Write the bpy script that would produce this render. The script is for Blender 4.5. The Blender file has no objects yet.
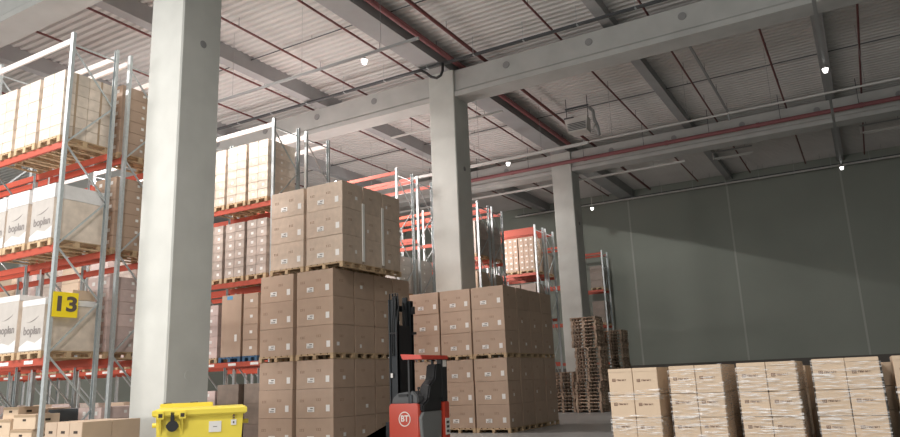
import bpy, bmesh, math, random
from mathutils import Vector, Matrix
random.seed(13)
sc = bpy.context.scene
COL = sc.collection

# ------------------------------------------------------------------ camera
CAM_H = 1.6
FPX = 713.27
yaw, pit, rol = math.radians(-29.7733), math.radians(12.8199), math.radians(-2.2656)
fw = Vector((math.sin(yaw)*math.cos(pit), math.cos(yaw)*math.cos(pit), math.sin(pit)))
rt = Vector((math.cos(yaw), -math.sin(yaw), 0)); up = rt.cross(fw)
r2 = math.cos(rol)*rt + math.sin(rol)*up; u2 = -math.sin(rol)*rt + math.cos(rol)*up
cam_d = bpy.data.cameras.new('camera'); cam_d.sensor_width = 36; cam_d.lens = FPX/900*36
cam_d.clip_end = 300
cam = bpy.data.objects.new('camera', cam_d); COL.objects.link(cam)
mw = Matrix.Identity(4)
for i in range(3):
    mw[i][0] = r2[i]; mw[i][1] = u2[i]; mw[i][2] = -fw[i]
mw[0][3], mw[1][3], mw[2][3] = 0, 0, CAM_H
cam.matrix_world = mw
sc.camera = cam

# ------------------------------------------------------------------ world, lights, exposure
sc.view_settings.view_transform = 'Standard'; sc.view_settings.look = 'None'
sc.view_settings.gamma = 1; sc.view_settings.exposure = 0.0
sc.view_settings.use_curve_mapping = False
world = bpy.data.worlds.new('world'); sc.world = world; world.use_nodes = True
bg = world.node_tree.nodes['Background']; bg.inputs[0].default_value = (0.95, 1.0, 0.98, 1); bg.inputs[1].default_value = 0.72


def aim(o, d):
    o.rotation_euler = Vector(d).to_track_quat('-Z', 'Y').to_euler()


def area(name, loc, d, power, sx, sy, color=(1, .94, .90)):
    l = bpy.data.lights.new(name, 'AREA'); l.shape = 'RECTANGLE'; l.size = sx; l.size_y = sy
    l.energy = power; l.color = color
    o = bpy.data.objects.new(name, l); COL.objects.link(o); o.location = loc; aim(o, d)
    return o


def spot(name, loc, d, power, deg, blend, radius=.1, color=(1, .95, .9)):
    l = bpy.data.lights.new(name, 'SPOT'); l.energy = power; l.spot_size = math.radians(deg); l.spot_blend = blend
    l.shadow_soft_size = radius; l.color = color
    o = bpy.data.objects.new(name, l); COL.objects.link(o); o.location = loc; aim(o, d)
    return o


# high-bay lamps over the left-hand aisles (outside the picture or hidden behind the thick column)
for n, (x, y, z, p) in enumerate([(-19, 3.2, 11.2, 1300), (-12.5, 3.2, 11.2, 400), (-5.5, 1.5, 11.2, 950), (1.5, 1.5, 11.2, 450),
                                  (-15.4, 12.4, 11.4, 520), (-21.5, 12.4, 11.4, 560),
                                  (-18, 18.7, 11.4, 900), (-24, 18.7, 11.4, 700), (-18.5, 24.9, 11.4, 450), (-18, 31, 11.4, 250)]):
    area('high_bay_light', (x, y, z), (0, 0, -1), p, 1.4, .5)
# unseen fill lights added between the racks, standing in for bounce onto the roof
for (x, y, p) in ((-17, 18.7, 380), (-23, 18.7, 300), (-16.5, 24.9, 380), (-22, 24.9, 300), (-17, 31, 260)):
    l = bpy.data.lights.new('aisle_roof_fill', 'POINT'); l.energy = p; l.shadow_soft_size = .35; l.color = (1, .92, .88)
    o = bpy.data.objects.new('aisle_roof_fill', l); COL.objects.link(o); o.location = (x, y, 7.9)
# added area light behind the camera, standing in for daylight to brighten the roof
area('roof_fill', (-21, -13.5, 2.2), (.02, .70, .71), 3600, 26, 4, (1, .97, .94))
# unseen spot added behind the third column; cone edge shapes the wall's sloping light
LP = Vector((-12.2, 35.2, 10.95))
a_, b_ = Vector((-12.3, 45.2, 10.68)), Vector((1.8, 45.2, 5.8))
nrm = (a_-LP).cross(b_-LP).normalized()
if nrm.z > 0: nrm = -nrm
inp = ((a_+b_)/2-LP); inp = (inp - nrm*inp.dot(nrm)).normalized()
half = math.radians(87)
axis = nrm*math.sin(half) + inp*math.cos(half)
spot('wall_edge_spot', LP, axis, 700, 174, .015, .12, (1, .97, .92))

# ------------------------------------------------------------------ materials
def mat(name, col, rough=.7, metal=0, noise=0, nscale=3, col2=None, bump=0, bscale=40, coat=0, rnd=0, spec=.5, emit=0):
    m = bpy.data.materials.new(name); m.use_nodes = True
    nt = m.node_tree; b = nt.nodes['Principled BSDF']
    b.inputs['Roughness'].default_value = rough; b.inputs['Metallic'].default_value = metal
    b.inputs['Specular IOR Level'].default_value = spec
    if coat:
        b.inputs['Coat Weight'].default_value = coat; b.inputs['Coat Roughness'].default_value = .25
    tc = nt.nodes.new('ShaderNodeTexCoord')
    c = (*col, 1)
    out = None
    if noise or col2:
        n = nt.nodes.new('ShaderNodeTexNoise'); n.inputs['Scale'].default_value = nscale; n.inputs['Detail'].default_value = 5
        nt.links.new(tc.outputs['Object'], n.inputs['Vector'])
        mx = nt.nodes.new('ShaderNodeMix'); mx.data_type = 'RGBA'
        k = noise if noise else 1
        a = tuple(max(0, v*(1-k)) for v in col) if col2 is None else col
        bb = tuple(min(1, v*(1+k)) for v in col) if col2 is None else col2
        mx.inputs[6].default_value = (*a, 1); mx.inputs[7].default_value = (*bb, 1)
        rp = nt.nodes.new('ShaderNodeMapRange'); rp.inputs[1].default_value = .3; rp.inputs[2].default_value = .7
        nt.links.new(n.outputs['Fac'], rp.inputs[0]); nt.links.new(rp.outputs[0], mx.inputs[0])
        out = mx.outputs[2]
    if rnd:
        oi = nt.nodes.new('ShaderNodeObjectInfo')
        mr = nt.nodes.new('ShaderNodeMapRange'); mr.inputs[3].default_value = 1-rnd; mr.inputs[4].default_value = 1+rnd
        nt.links.new(oi.outputs['Random'], mr.inputs[0])
        hv = nt.nodes.new('ShaderNodeHueSaturation')
        nt.links.new(mr.outputs[0], hv.inputs['Value'])
        if out: nt.links.new(out, hv.inputs['Color'])
        else: hv.inputs['Color'].default_value = c
        out = hv.outputs[0]
    if out: nt.links.new(out, b.inputs['Base Color'])
    else: b.inputs['Base Color'].default_value = c
    if bump:
        n2 = nt.nodes.new('ShaderNodeTexNoise'); n2.inputs['Scale'].default_value = bscale; n2.inputs['Detail'].default_value = 4
        nt.links.new(tc.outputs['Object'], n2.inputs['Vector'])
        bp = nt.nodes.new('ShaderNodeBump'); bp.inputs['Strength'].default_value = bump; bp.inputs['Distance'].default_value = .02
        nt.links.new(n2.outputs['Fac'], bp.inputs['Height']); nt.links.new(bp.outputs[0], b.inputs['Normal'])
    if emit:
        b.inputs['Emission Color'].default_value = c; b.inputs['Emission Strength'].default_value = emit
    return m


M = dict(
    concrete=mat('concrete', (.56, .57, .54), .8, noise=.06, nscale=1.5, bump=.05, bscale=25),
    beam=mat('beam_concrete', (.46, .465, .45), .85, noise=.08, nscale=1.2),
    roofbeam=mat('roof_beam_grey', (.36, .365, .37), .8, noise=.06, nscale=1.2),
    plug=mat('plug_concrete', (.27, .27, .27), .85),
    deck=mat('roof_deck', (.60, .585, .57), .55, noise=.05, nscale=.6),
    floor=mat('floor', (.30, .30, .29), .35, noise=.10, nscale=1.0),
    wall=mat('wall_panel', (.295, .318, .28), .7, noise=.04, nscale=.4),
    plinth=mat('wall_plinth', (.13, .12, .11), .8, noise=.12, nscale=.8),
    joint=mat('wall_joint', (.42, .43, .40), .7),
    galv=mat('galvanised', (.50, .54, .55), .42, .55, noise=.08, nscale=20),
    palebeam=mat('pale_beam', (.78, .72, .70), .5),
    orange=mat('rack_orange', (.44, .075, .042), .5),
    redpipe=mat('red_pipe', (.16, .05, .048), .5),
    redmain=mat('red_main_pipe', (.27, .10, .105), .5),
    tray=mat('dark_tray', (.09, .095, .10), .5, .3),
    whitepipe=mat('trunking', (.56, .55, .53), .5),
    greypipe=mat('grey_conduit', (.30, .31, .31), .5),
    lamp=mat('lamp_glow', (1, .98, .95), .4, emit=3.0),
    carton=mat('carton_brown', (.46, .335, .25), .6, noise=.06, nscale=2.5, rnd=.05, coat=.25, bump=.10, bscale=6),
    topcarton=mat('carton_brown_film_glare', (.58, .465, .37), .5, noise=.09, nscale=6, rnd=.05, coat=.5, bump=.3, bscale=9),  # lighter brown puts the film glare of the top loads into the colour
    plain=mat('carton_plain', (.56, .43, .32), .75, noise=.05, nscale=3, rnd=.07),
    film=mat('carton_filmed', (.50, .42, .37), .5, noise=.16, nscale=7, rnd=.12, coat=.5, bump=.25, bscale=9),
    film2=mat('carton_film_glare', (.66, .57, .48), .5, noise=.14, nscale=5, rnd=.12, coat=.5, bump=.2, bscale=8),  # paler base carries the blown-out glare of the upper shelf loads
    whitecart=mat('carton_white_film', (.47, .44, .41), .55, noise=.06, nscale=4, rnd=.04, coat=.3, bump=.2, bscale=7),
    lidwhite=mat('lid_white', (.74, .73, .72), .45, noise=.06, nscale=5, coat=.4, bump=.3, bscale=8),
    pink=mat('carton_pinkish', (.58, .46, .43), .7, noise=.1, nscale=5, rnd=.15),
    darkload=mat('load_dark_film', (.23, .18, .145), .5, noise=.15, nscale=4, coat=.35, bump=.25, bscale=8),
    tan=mat('carton_tan', (.63, .49, .355), .7, noise=.04, nscale=3, rnd=.04),
    tape=mat('packing_tape', (.40, .29, .19), .35),
    label=mat('paper_label', (.80, .79, .77), .6),
    ink=mat('print_ink', (.10, .08, .07), .7),
    inkfaint=mat('print_faint', (.30, .20, .145), .8),
    inkbrown=mat('print_brown', (.20, .12, .085), .8),
    inkgrey=mat('print_grey', (.22, .20, .19), .7),
    wood=mat('pallet_wood', (.50, .36, .22), .8, noise=.15, nscale=6, rnd=.15),
    oldwood=mat('pallet_wood_old', (.48, .36, .27), .85, noise=.2, nscale=6, rnd=.3),
    bluewood=mat('pallet_blue', (.05, .12, .22), .6, noise=.15, nscale=6),
    hole=mat('hole_dark', (.06, .045, .035), .9),
    yellow=mat('bin_yellow', (.86, .70, .09), .42, noise=.03, nscale=3),
    signyellow=mat('sign_yellow', (.90, .70, .01), .5),
    black=mat('black_plastic', (.022, .023, .025), .5),
    blacksteel=mat('mast_steel', (.035, .04, .045), .4, .4),
    truckred=mat('truck_red', (.58, .065, .035), .38, coat=.3),
    guardred=mat('guard_red', (.62, .07, .045), .4),
    darkgrey=mat('truck_grey', (.10, .105, .11), .5),
    midgrey=mat('truck_mid_grey', (.20, .21, .21), .5),
    whitepaint=mat('white_paint', (.85, .84, .80), .5),
    heater=mat('heater_grey', (.62, .60, .57), .5),
    crate=mat('crate_dark', (.055, .065, .075), .6),
    blue=mat('blue_tape', (.10, .32, .55), .5),
    rubber=mat('rubber', (.03, .03, .03), .8),
)


def film_mat():
    m = bpy.data.materials.new('stretch_film'); m.use_nodes = True
    nt = m.node_tree; nt.nodes.clear()
    o = nt.nodes.new('ShaderNodeOutputMaterial'); t = nt.nodes.new('ShaderNodeBsdfTransparent')
    p = nt.nodes.new('ShaderNodeBsdfPrincipled'); mx = nt.nodes.new('ShaderNodeMixShader')
    p.inputs['Base Color'].default_value = (.9, .89, .88, 1); p.inputs['Roughness'].default_value = .18
    tc = nt.nodes.new('ShaderNodeTexCoord'); mp = nt.nodes.new('ShaderNodeMapping'); mp.inputs['Scale'].default_value = (1.7, 1.7, 26); mp.inputs['Rotation'].default_value = (0, .10, 0)
    n = nt.nodes.new('ShaderNodeTexNoise'); n.inputs['Scale'].default_value = 3; n.inputs['Detail'].default_value = 4
    r = nt.nodes.new('ShaderNodeMapRange'); r.inputs[1].default_value = .51; r.inputs[2].default_value = .68; r.inputs[3].default_value = .02; r.inputs[4].default_value = .8  # stretched noise paints white glare streaks into the clear film
    nt.links.new(tc.outputs['Object'], mp.inputs[0]); nt.links.new(mp.outputs[0], n.inputs['Vector'])
    nt.links.new(n.outputs['Fac'], r.inputs[0]); nt.links.new(r.outputs[0], mx.inputs[0])
    nt.links.new(t.outputs[0], mx.inputs[1]); nt.links.new(p.outputs[0], mx.inputs[2]); nt.links.new(mx.outputs[0], o.inputs[0])
    return m


M['filmsheet'] = film_mat()

# ------------------------------------------------------------------ helpers
class MB:
    def __init__(s): s.bm = bmesh.new()

    def box(s, x0, y0, z0, x1, y1, z1, bev=0):
        vs = [s.bm.verts.new(p) for p in ((x0, y0, z0), (x1, y0, z0), (x1, y1, z0), (x0, y1, z0), (x0, y0, z1), (x1, y0, z1), (x1, y1, z1), (x0, y1, z1))]
        fs = [s.bm.faces.new([vs[i] for i in q]) for q in ((0, 3, 2, 1), (4, 5, 6, 7), (0, 1, 5, 4), (1, 2, 6, 5), (2, 3, 7, 6), (3, 0, 4, 7))]
        if bev:
            es = {e for f in fs for e in f.edges}
            bmesh.ops.bevel(s.bm, geom=list(es), offset=bev, segments=2, affect='EDGES', clamp_overlap=True)
        return s

    def prism(s, poly, axis, a, b, bev=0):
        """polygon in the plane across axis ('x': (y,z), 'y': (x,z), 'z': (x,y)), extruded from a to b"""
        def P(u, v, w): return {'x': (w, u, v), 'y': (u, w, v), 'z': (u, v, w)}[axis]
        A = [s.bm.verts.new(P(u, v, a)) for u, v in poly]; B = [s.bm.verts.new(P(u, v, b)) for u, v in poly]
        fs = [s.bm.faces.new(A), s.bm.faces.new(B[::-1])]
        n = len(poly)
        for i in range(n): fs.append(s.bm.faces.new([A[i], B[i], B[(i+1) % n], A[(i+1) % n]]))
        bmesh.ops.recalc_face_normals(s.bm, faces=fs)
        if bev:
            bmesh.ops.bevel(s.bm, geom=list({e for f in fs for e in f.edges}), offset=bev, segments=2, affect='EDGES', clamp_overlap=True)
        return s

    def loft(s, rings, cap=True):
        R = [[s.bm.verts.new(p) for p in r] for r in rings]; fs = []
        n = len(R[0])
        for k in range(len(R)-1):
            for i in range(n): fs.append(s.bm.faces.new([R[k][i], R[k][(i+1) % n], R[k+1][(i+1) % n], R[k+1][i]]))
        if cap: fs.append(s.bm.faces.new(R[0][::-1])); fs.append(s.bm.faces.new(R[-1]))
        bmesh.ops.recalc_face_normals(s.bm, faces=fs)
        return s

    def cyl(s, p0, p1, r, n=10, r2=None):
        p0, p1 = Vector(p0), Vector(p1); d = (p1-p0).normalized()
        u = d.orthogonal().normalized(); v = d.cross(u)
        rr = r if r2 is None else r2
        ring = lambda p, q: [p + q*(math.cos(2*math.pi*i/n)*u + math.sin(2*math.pi*i/n)*v) for i in range(n)]
        return s.loft([ring(p0, r), ring(p1, rr)])

    def tube(s, pts, r, n=8):
        pts = [Vector(p) for p in pts]; rings = []
        u = None
        for i, p in enumerate(pts):
            d = (pts[min(i+1, len(pts)-1)] - pts[max(i-1, 0)]).normalized()
            u = d.orthogonal().normalized() if u is None else (u - d*u.dot(d)).normalized()
            v = d.cross(u)
            rings.append([p + r*(math.cos(2*math.pi*k/n)*u + math.sin(2*math.pi*k/n)*v) for k in range(n)])
        return s.loft(rings)

    def bar(s, p0, p1, w, t, side=(1, 0, 0)):
        p0, p1 = Vector(p0), Vector(p1); d = (p1-p0).normalized(); sd = Vector(side)
        sd = (sd - d*sd.dot(d)).normalized(); q = d.cross(sd)
        ring = lambda p: [p+sd*t/2*a+q*w/2*b for a, b in ((-1, -1), (1, -1), (1, 1), (-1, 1))]
        return s.loft([ring(p0), ring(p1)])

    def mesh(s, name, m):
        me = bpy.data.meshes.new(name); s.bm.to_mesh(me); s.bm.free()
        me.materials.append(m)
        return me

    def obj(s, name, m, parent=None, loc=(0, 0, 0), smooth=False):
        me = s.mesh(name, m)
        if smooth:
            for p in me.polygons: p.use_smooth = True
        return put(name, me, parent, loc)


def put(name, me, parent=None, loc=(0, 0, 0), rz=0):
    o = bpy.data.objects.new(name, me); COL.objects.link(o); o.location = loc
    if rz: o.rotation_euler.z = rz
    if parent: o.parent = parent
    return o


def tag(o, label, cat, group=None, kind=None):
    o['label'] = label; o['category'] = cat
    if group: o['group'] = group
    if kind: o['kind'] = kind
    return o


def thing(name, label, cat, loc=(0, 0, 0), rz=0, group=None):
    return tag(put(name, None, None, loc, rz), label, cat, group)


def struct(o, label=None):
    o['kind'] = 'structure'
    return o


def text_mesh(txt, size, m, extrude=.002, bold=0):
    """text standing in the XZ plane, read from -Y, centred on the origin"""
    cu = bpy.data.curves.new('t', 'FONT'); cu.body = txt; cu.size = size; cu.extrude = extrude; cu.offset = bold
    cu.align_x = 'CENTER'; cu.align_y = 'CENTER'
    o = bpy.data.objects.new('t', cu); COL.objects.link(o)
    dg = bpy.context.evaluated_depsgraph_get(); dg.update()
    me = bpy.data.meshes.new_from_object(o.evaluated_get(dg))
    bpy.data.objects.remove(o); bpy.data.curves.remove(cu)
    me.transform(Matrix.Rotation(math.pi/2, 4, 'X'))
    me.materials.clear(); me.materials.append(m)
    return me


ORD = ['first', 'second', 'third', 'fourth', 'fifth', 'sixth', 'seventh', 'eighth', 'ninth', 'tenth', 'eleventh', 'twelfth']


def layer_word(i, n):
    if i == 0: return 'bottom'
    if i == n-1: return 'top'
    if n == 3: return 'middle'
    return ORD[i]


# ------------------------------------------------------------------ the shell
X0, X1, Y0, Y1, DECK = -42.0, 16.0, -14.0, 45.2, 13.3
struct(MB().box(X0, Y0, -.2, X1, Y1+.3, 0).obj('floor', M['floor']))
struct(MB().box(X0, Y1, 0, X1, Y1+.3, 14).obj('wall_back', M['wall']))
struct(MB().box(X0-.3, Y0, 0, X0, Y1+.3, 14).obj('wall_left', M['wall']))
struct(MB().box(X1, Y0, 0, X1+.3, Y1+.3, 14).obj('wall_right', M['wall']))
for i, x in enumerate((-12.4, -6.25, -.12, 6.0)):
    struct(MB().box(x-.05, Y1-.012, 0, x+.05, Y1, 12.9).obj('trim_%d' % (i+1), M['joint']))
struct(MB().box(X0, Y1-.04, 0, X1, Y1, 2.1).obj('baseboard_back', M['plinth']))
# corrugated roof deck: ribs run along X
b = MB(); prof = []
y = Y0
while y < Y1:
    prof += [(y, DECK), (y+.10, DECK), (y+.14, DECK+.07), (y+.24, DECK+.07)]; y += .28
prof.append((Y1, DECK)); prof += [(Y1, DECK+.3), (Y0, DECK+.3)]
A = [b.bm.verts.new((X0, p[0], p[1])) for p in prof]; B = [b.bm.verts.new((X1, p[0], p[1])) for p in prof]
for i in range(len(prof)):
    j = (i+1) % len(prof); b.bm.faces.new([A[i], A[j], B[j], B[i]])
bmesh.ops.recalc_face_normals(b.bm, faces=b.bm.faces)
struct(b.obj('ceiling', M['deck']))

COLX0, COLX1, CW = -12.88, -11.82, 1.06
for yk, yc in enumerate((9.4, 21.3, 33.2)):
    c = MB()
    ch = .03
    p = [(COLX0+ch, yc), (COLX1-ch, yc), (COLX1, yc+ch), (COLX1, yc+CW-ch), (COLX1-ch, yc+CW), (COLX0+ch, yc+CW), (COLX0, yc+CW-ch), (COLX0, yc+ch)]
    c.prism(p, 'z', 0, 12.75)
    co = struct(c.obj('column', M['concrete']))
    h = MB(); h.cyl((COLX1-.02, yc+.56, 9.08), (COLX1+.012, yc+.56, 9.08), .085, 16)
    h.obj('lifting_socket', M['plug'], co)
    h = MB(); h.cyl((COLX1-.02, yc+.53, 1.91), (COLX1+.006, yc+.53, 1.91), .09, 16)
    h.obj('lifting_socket', M['concrete'], co)
    # main beams either side of the column, along X
    for xa, xb in ((X0, COLX0), (COLX1, X1)):
        m_ = MB()
        m_.prism([(yc+.12, 11.98), (yc+.06, 11.90), (yc+.06, 11.72), (yc+.90, 11.72), (yc+.90, 11.90), (yc+.84, 11.98), (yc+.84, 12.75), (yc+.12, 12.75)], 'x', xa, xb)
        mo = struct(m_.obj('main_beam', M['beam']))
        x = COLX1+2.1
        while x < xb-1 and xa > -20:
            MB().cyl((x, yc+.14, 12.42), (x, yc+.10, 12.42), .13, 18).obj('beam_plug', M['plug'], mo); x += 3.05
        x = COLX0-2.6
        while x > -27 and xa < -20:
            MB().cyl((x, yc+.14, 12.42), (x, yc+.10, 12.42), .13, 18).obj('beam_plug', M['plug'], mo); x -= 2.9
for xc, w, z0 in ((-30, .36, 12.75), (-24, .36, 12.75), (-18.05, .40, 12.75), (-12.35, .85, 12.75), (-6.05, .36, 12.95), (0, .36, 13.0), (6, .36, 13.0), (12, .36, 13.0)):
    bb = MB(); bb.box(xc-w/2, Y0, z0, xc+w/2, Y1, DECK+.02)
    struct(bb.obj('roof_beam', M['roofbeam']))

# ------------------------------------------------------------------ pipes, trays and lamps under the roof
pxs = [-27.3, -24.6, -21.6, -18.95, -16.15, -13.45, -10.72, -7.76, -4.74, -1.76, 1.2, 4.2]
for i, x in enumerate(pxs):
    t = thing('sprinkler_pipe', 'thin dark red sprinkler pipe running deep under the roof, %s counting from the left' % ORD[i], 'pipe', (x, 10, 13.0), group='red sprinkler branch pipes')
    MB().cyl((0, -11.5, 0), (0, 34.5, 0), .065 if x == -10.72 else .038, 8).obj('pipe', M['redpipe'], t)
    for k in range(-11, 34, 4):
        MB().cyl((0, k, 0), (0, k, .34), .009, 5).obj('hanger', M['tray'], t)
t = thing('sprinkler_main', 'fat pinkish red sprinkler main running beside the wide roof beam over the columns', 'pipe', (-11.72, 10, 13.03))
MB().cyl((0, -11, 0), (0, 23, 0), .10, 12).obj('pipe', M['redmain'], t)
for k in range(-10, 23, 4): MB().cyl((0, k, 0), (0, k, .33), .014, 6).obj('hanger', M['tray'], t)
t = thing('sprinkler_main', 'long red sprinkler main crossing in front of the far beam and third column', 'pipe', (-6, 32.85, 12.1))
MB().cyl((-14, 0, 0), (14, 0, 0), .095, 12).obj('pipe', M['redmain'], t)
for k in range(-14, 15, 3): MB().cyl((k, 0, .05), (k, 0, 1.25), .014, 6).obj('hanger', M['tray'], t)
for k in range(-13, 14, 4): MB().cyl((k, 0, 0), (k+.14, 0, 0), .115, 12).obj('coupling', M['redmain'], t)
# dark cable trays with hangers
for (y, z, xa, xb, lab, r) in ((20.5, 12.66, -30, 10, 'dark cable tray along the top of the main beam at the second column', .06),
                               (35.5, 12.2, -18, 12, 'dark cable tray crossing the roof behind the third column', .06),
                               (44.55, 12.62, -20, 14, 'dark cable tray along the top of the far grey wall', .11)):
    t = thing('cable_tray', lab, 'cable tray', (0, y, z))
    b = MB(); b.box(xa, -r, -r*.6, xb, r, -r*.6+.012); b.box(xa, -r, -r*.6+.012, xb, -r+.012, r*.6); b.box(xa, r-.012, -r*.6+.012, xb, r, r*.6)
    b.obj('tray', M['tray'], t)
    b = MB()
    for q in range(3): b.cyl((xa+.1, -r*.6+q*r*.6, -r*.2), (xb-.1, -r*.6+q*r*.6, -r*.2), .018, 6)
    b.obj('cables', M['black'], t)
    x = xa+.5
    while x < xb:
        b = MB(); b.cyl((x, -r-.01, -r*.6), (x, -r-.01, DECK-z+.02), .009, 5); b.box(x-.03, -r-.03, -r*.7, x+.03, r, -r*.6)
        b.obj('hanger', M['galv'], t); x += 1.9
t = thing('drain_hose', 'black hose bending down at the top of the second column', 'hose', (0, 0, 0))
MB().tube([(-12.9, 20.5, 12.58), (-12.6, 20.5, 12.56), (-12.38, 20.5, 12.40), (-12.2, 20.5, 12.22), (-11.98, 20.5, 12.12), (-11.80, 20.5, 12.18), (-11.72, 20.5, 12.35), (-11.71, 20.5, 12.62)], .05, 8).obj('hose_line', M['black'], t, smooth=True).location.y = -.12


def trunk(y, z, xa, xb, label, r=.045, m='whitepipe'):
    t = thing('light_trunking', label, 'light trunking', (0, y, z))
    MB().box(xa, -r, -r, xb, r, r, .008).obj('rail', M[m], t)
    x = xa+1
    while x < xb:
        MB().cyl((x, 0, r), (x, 0, DECK-z), .007, 5).obj('hanger_wire', M['greypipe'], t); x += 3.0
    return t


trunk(15.6, 11.0, -24, -9.7, 'white light trunking in front of the second column, ending near its top', .038, 'greypipe')
trunk(27.35, 11.0, -24, -8.9, 'thick white light trunking crossing behind the second column', .06)
trunk(27.35, 11.02, -8.88, 6, 'thin pale conduit continuing right from the unit heater across the dark roof', .028)
trunk(34.4, 11.5, -24, -6.5, 'white light trunking behind the third column, ending before the far wall lamps', .05)
trunk(23.2, 11.5, -15.9, -10.8, 'short white light trunking crossing just behind the top of the second column', .035)
trunk(44.1, 12.48, -20, 13, 'thin pale conduit running along the top of the far wall', .045)
t = thing('light_trunking', 'grey light trunking running deep along the right side of the roof', 'light trunking', (0, 28, 11.25))
MB().box(-.05, -10, -.05, .05, 11.0, .05, .008).obj('rail', M['greypipe'], t)
for k in (-9, -6, -3, 0, 3, 6, 9): MB().cyl((0, k, .05), (0, k, 1.55), .007, 5).obj('hanger_wire', M['greypipe'], t)
t = thing('conduit', 'short grey conduit hanging below the roof left of the grey trunking', 'pipe', (-4.05, 26, 12.9))
MB().box(-.04, -1.8, -.04, .04, 6.8, .04).obj('rail', M['greypipe'], t)
for k in (-1.5, 1.5, 4, 6.5): MB().cyl((0, k, 0), (0, k, .45), .009, 5).obj('hanger', M['tray'], t)
MB().cyl((0, 6.75, 0), (0, 6.75, -.35), .05, 8).obj('drop_end', M['galv'], t)
for i, y in enumerate((17.2, 23.9, 28.9, 38.2)):
    t = thing('wire_run', 'thin dark cable crossing the roof under the deck, %s from the front' % ORD[i], 'cable', (0, y, 13.17), group='thin cables under the roof')
    MB().cyl((-26, 0, 0), (10, 0, 0), .022, 6).obj('cable', M['tray'], t)
    for k in range(-25, 10, 5): MB().cyl((k, 0, 0), (k, 0, .25), .009, 5).obj('hanger', M['tray'], t)
# small lit lamps hanging under the trunking
for (x, y, z, lab) in ((-11.6, 15.6, 10.865, 'small lit lamp on the trunking between the thick column and second column'),
                       (-12.6, 27.35, 10.845, 'small lit lamp on the trunking just right of the second column'),
                       (-12.65, 38.5, 10.95, 'small lit lamp right of the third column near the far wall'),
                       (0, 25.1, 11.10, 'small lit lamp on the grey trunking high at the right'),
                       (0, 38.85, 11.10, 'small lit lamp on the far end of the grey trunking near the wall')):
    t = thing('hanging_lamp', lab, 'lamp', (x, y, z), group='small lit hanging lamps')
    up_ = DECK-z if y == 38.5 else .09
    MB().cyl((0, 0, .06), (0, 0, up_-.002), .016, 8).obj('stem', M['whitepipe'], t)
    b = MB(); b.cyl((0, 0, -.02), (0, 0, .05), .10, 14, .05); b.obj('housing', M['whitepipe'], t)
    b = MB(); b.cyl((0, 0, -.15), (0, 0, -.02), .06, 14, .10); b.obj('diffuser', M['lamp'], t)
# unlit twin-tube fittings in frames
for (xa, lab) in ((-5.75, 'unlit twin tube light fitting hanging before the far wall, left one'), (1.0, 'unlit twin tube light fitting hanging before the far wall, right one')):
    t = thing('tube_light', lab, 'light fitting', (xa, 38, 12.5), group='unlit tube light fittings')
    MB().box(0, -.05, .20, 1.95, .05, .26).obj('upper_batten', M['greypipe'], t)
    MB().box(0.1, -.05, -.16, 1.95, .05, -.09).obj('lower_batten', M['whitepipe'], t)
    MB().cyl((.2, 0, -.19), (1.85, 0, -.19), .018, 8).obj('tube', M['whitepipe'], t)
    MB().cyl((.2, 0, .18), (1.85, 0, .18), .018, 8).obj('tube', M['whitepipe'], t)
    MB().box(0, -.04, -.16, .05, .04, .26).obj('end_bracket', M['whitepipe'], t)
    for x in (.3, 1.6): MB().cyl((x, 0, .26), (x, 0, .87), .009, 5).obj('hanger', M['tray'], t)
# unit heater hanging in front of the third column
t = thing('unit_heater', 'pale unit heater hanging in a frame under the roof before the third column', 'heater', (-9.45, 28.0, 11.72))
b = MB(); b.loft([[(-.42, -.35, 0), (.42, -.35, 0), (.36, .35, 0), (-.36, .35, 0)], [(-.55, -.30, .62), (.48, -.30, .62), (.40, .35, .62), (-.40, .35, .62)]])
b.obj('casing', M['heater'], t)
b = MB()
for k in range(5): b.box(-.40, -.40, .06+k*.07, .40, -.345, .075+k*.07)
b.obj('louvre', M['darkgrey'], t)
for x in (-.5, .45):
    MB().cyl((x, -.1, .55), (x, -.1, DECK-11.72+.06), .018, 6).obj('hanger', M['tray'], t)
b = MB(); b.box(-.55, -.15, 1.12, .50, -.05, 1.17); b.box(-.62, -.15, .70, -.2, -.05, .75); b.obj('top_frame', M['tray'], t)
b = MB(); b.tube([(.46, .1, 1.1), (.62, .1, .9), (.66, .05, .5), (.80, 0, .1), (.86, -.1, -.30)], .07, 8); b.obj('duct', M['greypipe'], t, smooth=True)
b = MB(); b.cyl((.60, -.12, .05), (.72, -.12, .25), .06, 8); b.obj('valve', M['whitepipe'], t)

# ------------------------------------------------------------------ pallet racks
LV = (2.34, 4.58, 6.77, 9.10)
BAY = 2.79
_mc = {}


def cached(key, fn):
    if key not in _mc: _mc[key] = fn()
    return _mc[key]


def post_mesh():
    b = MB(); w, d, t_ = .045, .035, .006
    prof = [(-w, -d), (w, -d), (w, d), (w-t_*2, d), (w-t_*2, -d+t_*2), (-w+t_*2, -d+t_*2), (-w+t_*2, d), (-w, d)]
    b.prism(prof, 'z', 0.01, 9.22)
    b.box(-.07, -.06, 0, .07, .06, .012)
    return b.mesh('upright', M['galv'])


def beam_mesh(m, h):
    b = MB(); L = BAY-.09
    b.box(0, -.025, -h, L, .025, 0, .006)
    b.box(-.004, -.035, -h-.03, .008, .035, .05); b.box(L-.008, -.035, -h-.03, L+.004, .035, .05)
    return b.mesh('beam', M[m])


def brace_mesh(dy, dz):
    b = MB(); b.bar((0, 0, 0), (0, dy, dz), .035, .025); return b.mesh('brace', M['galv'])


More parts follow.
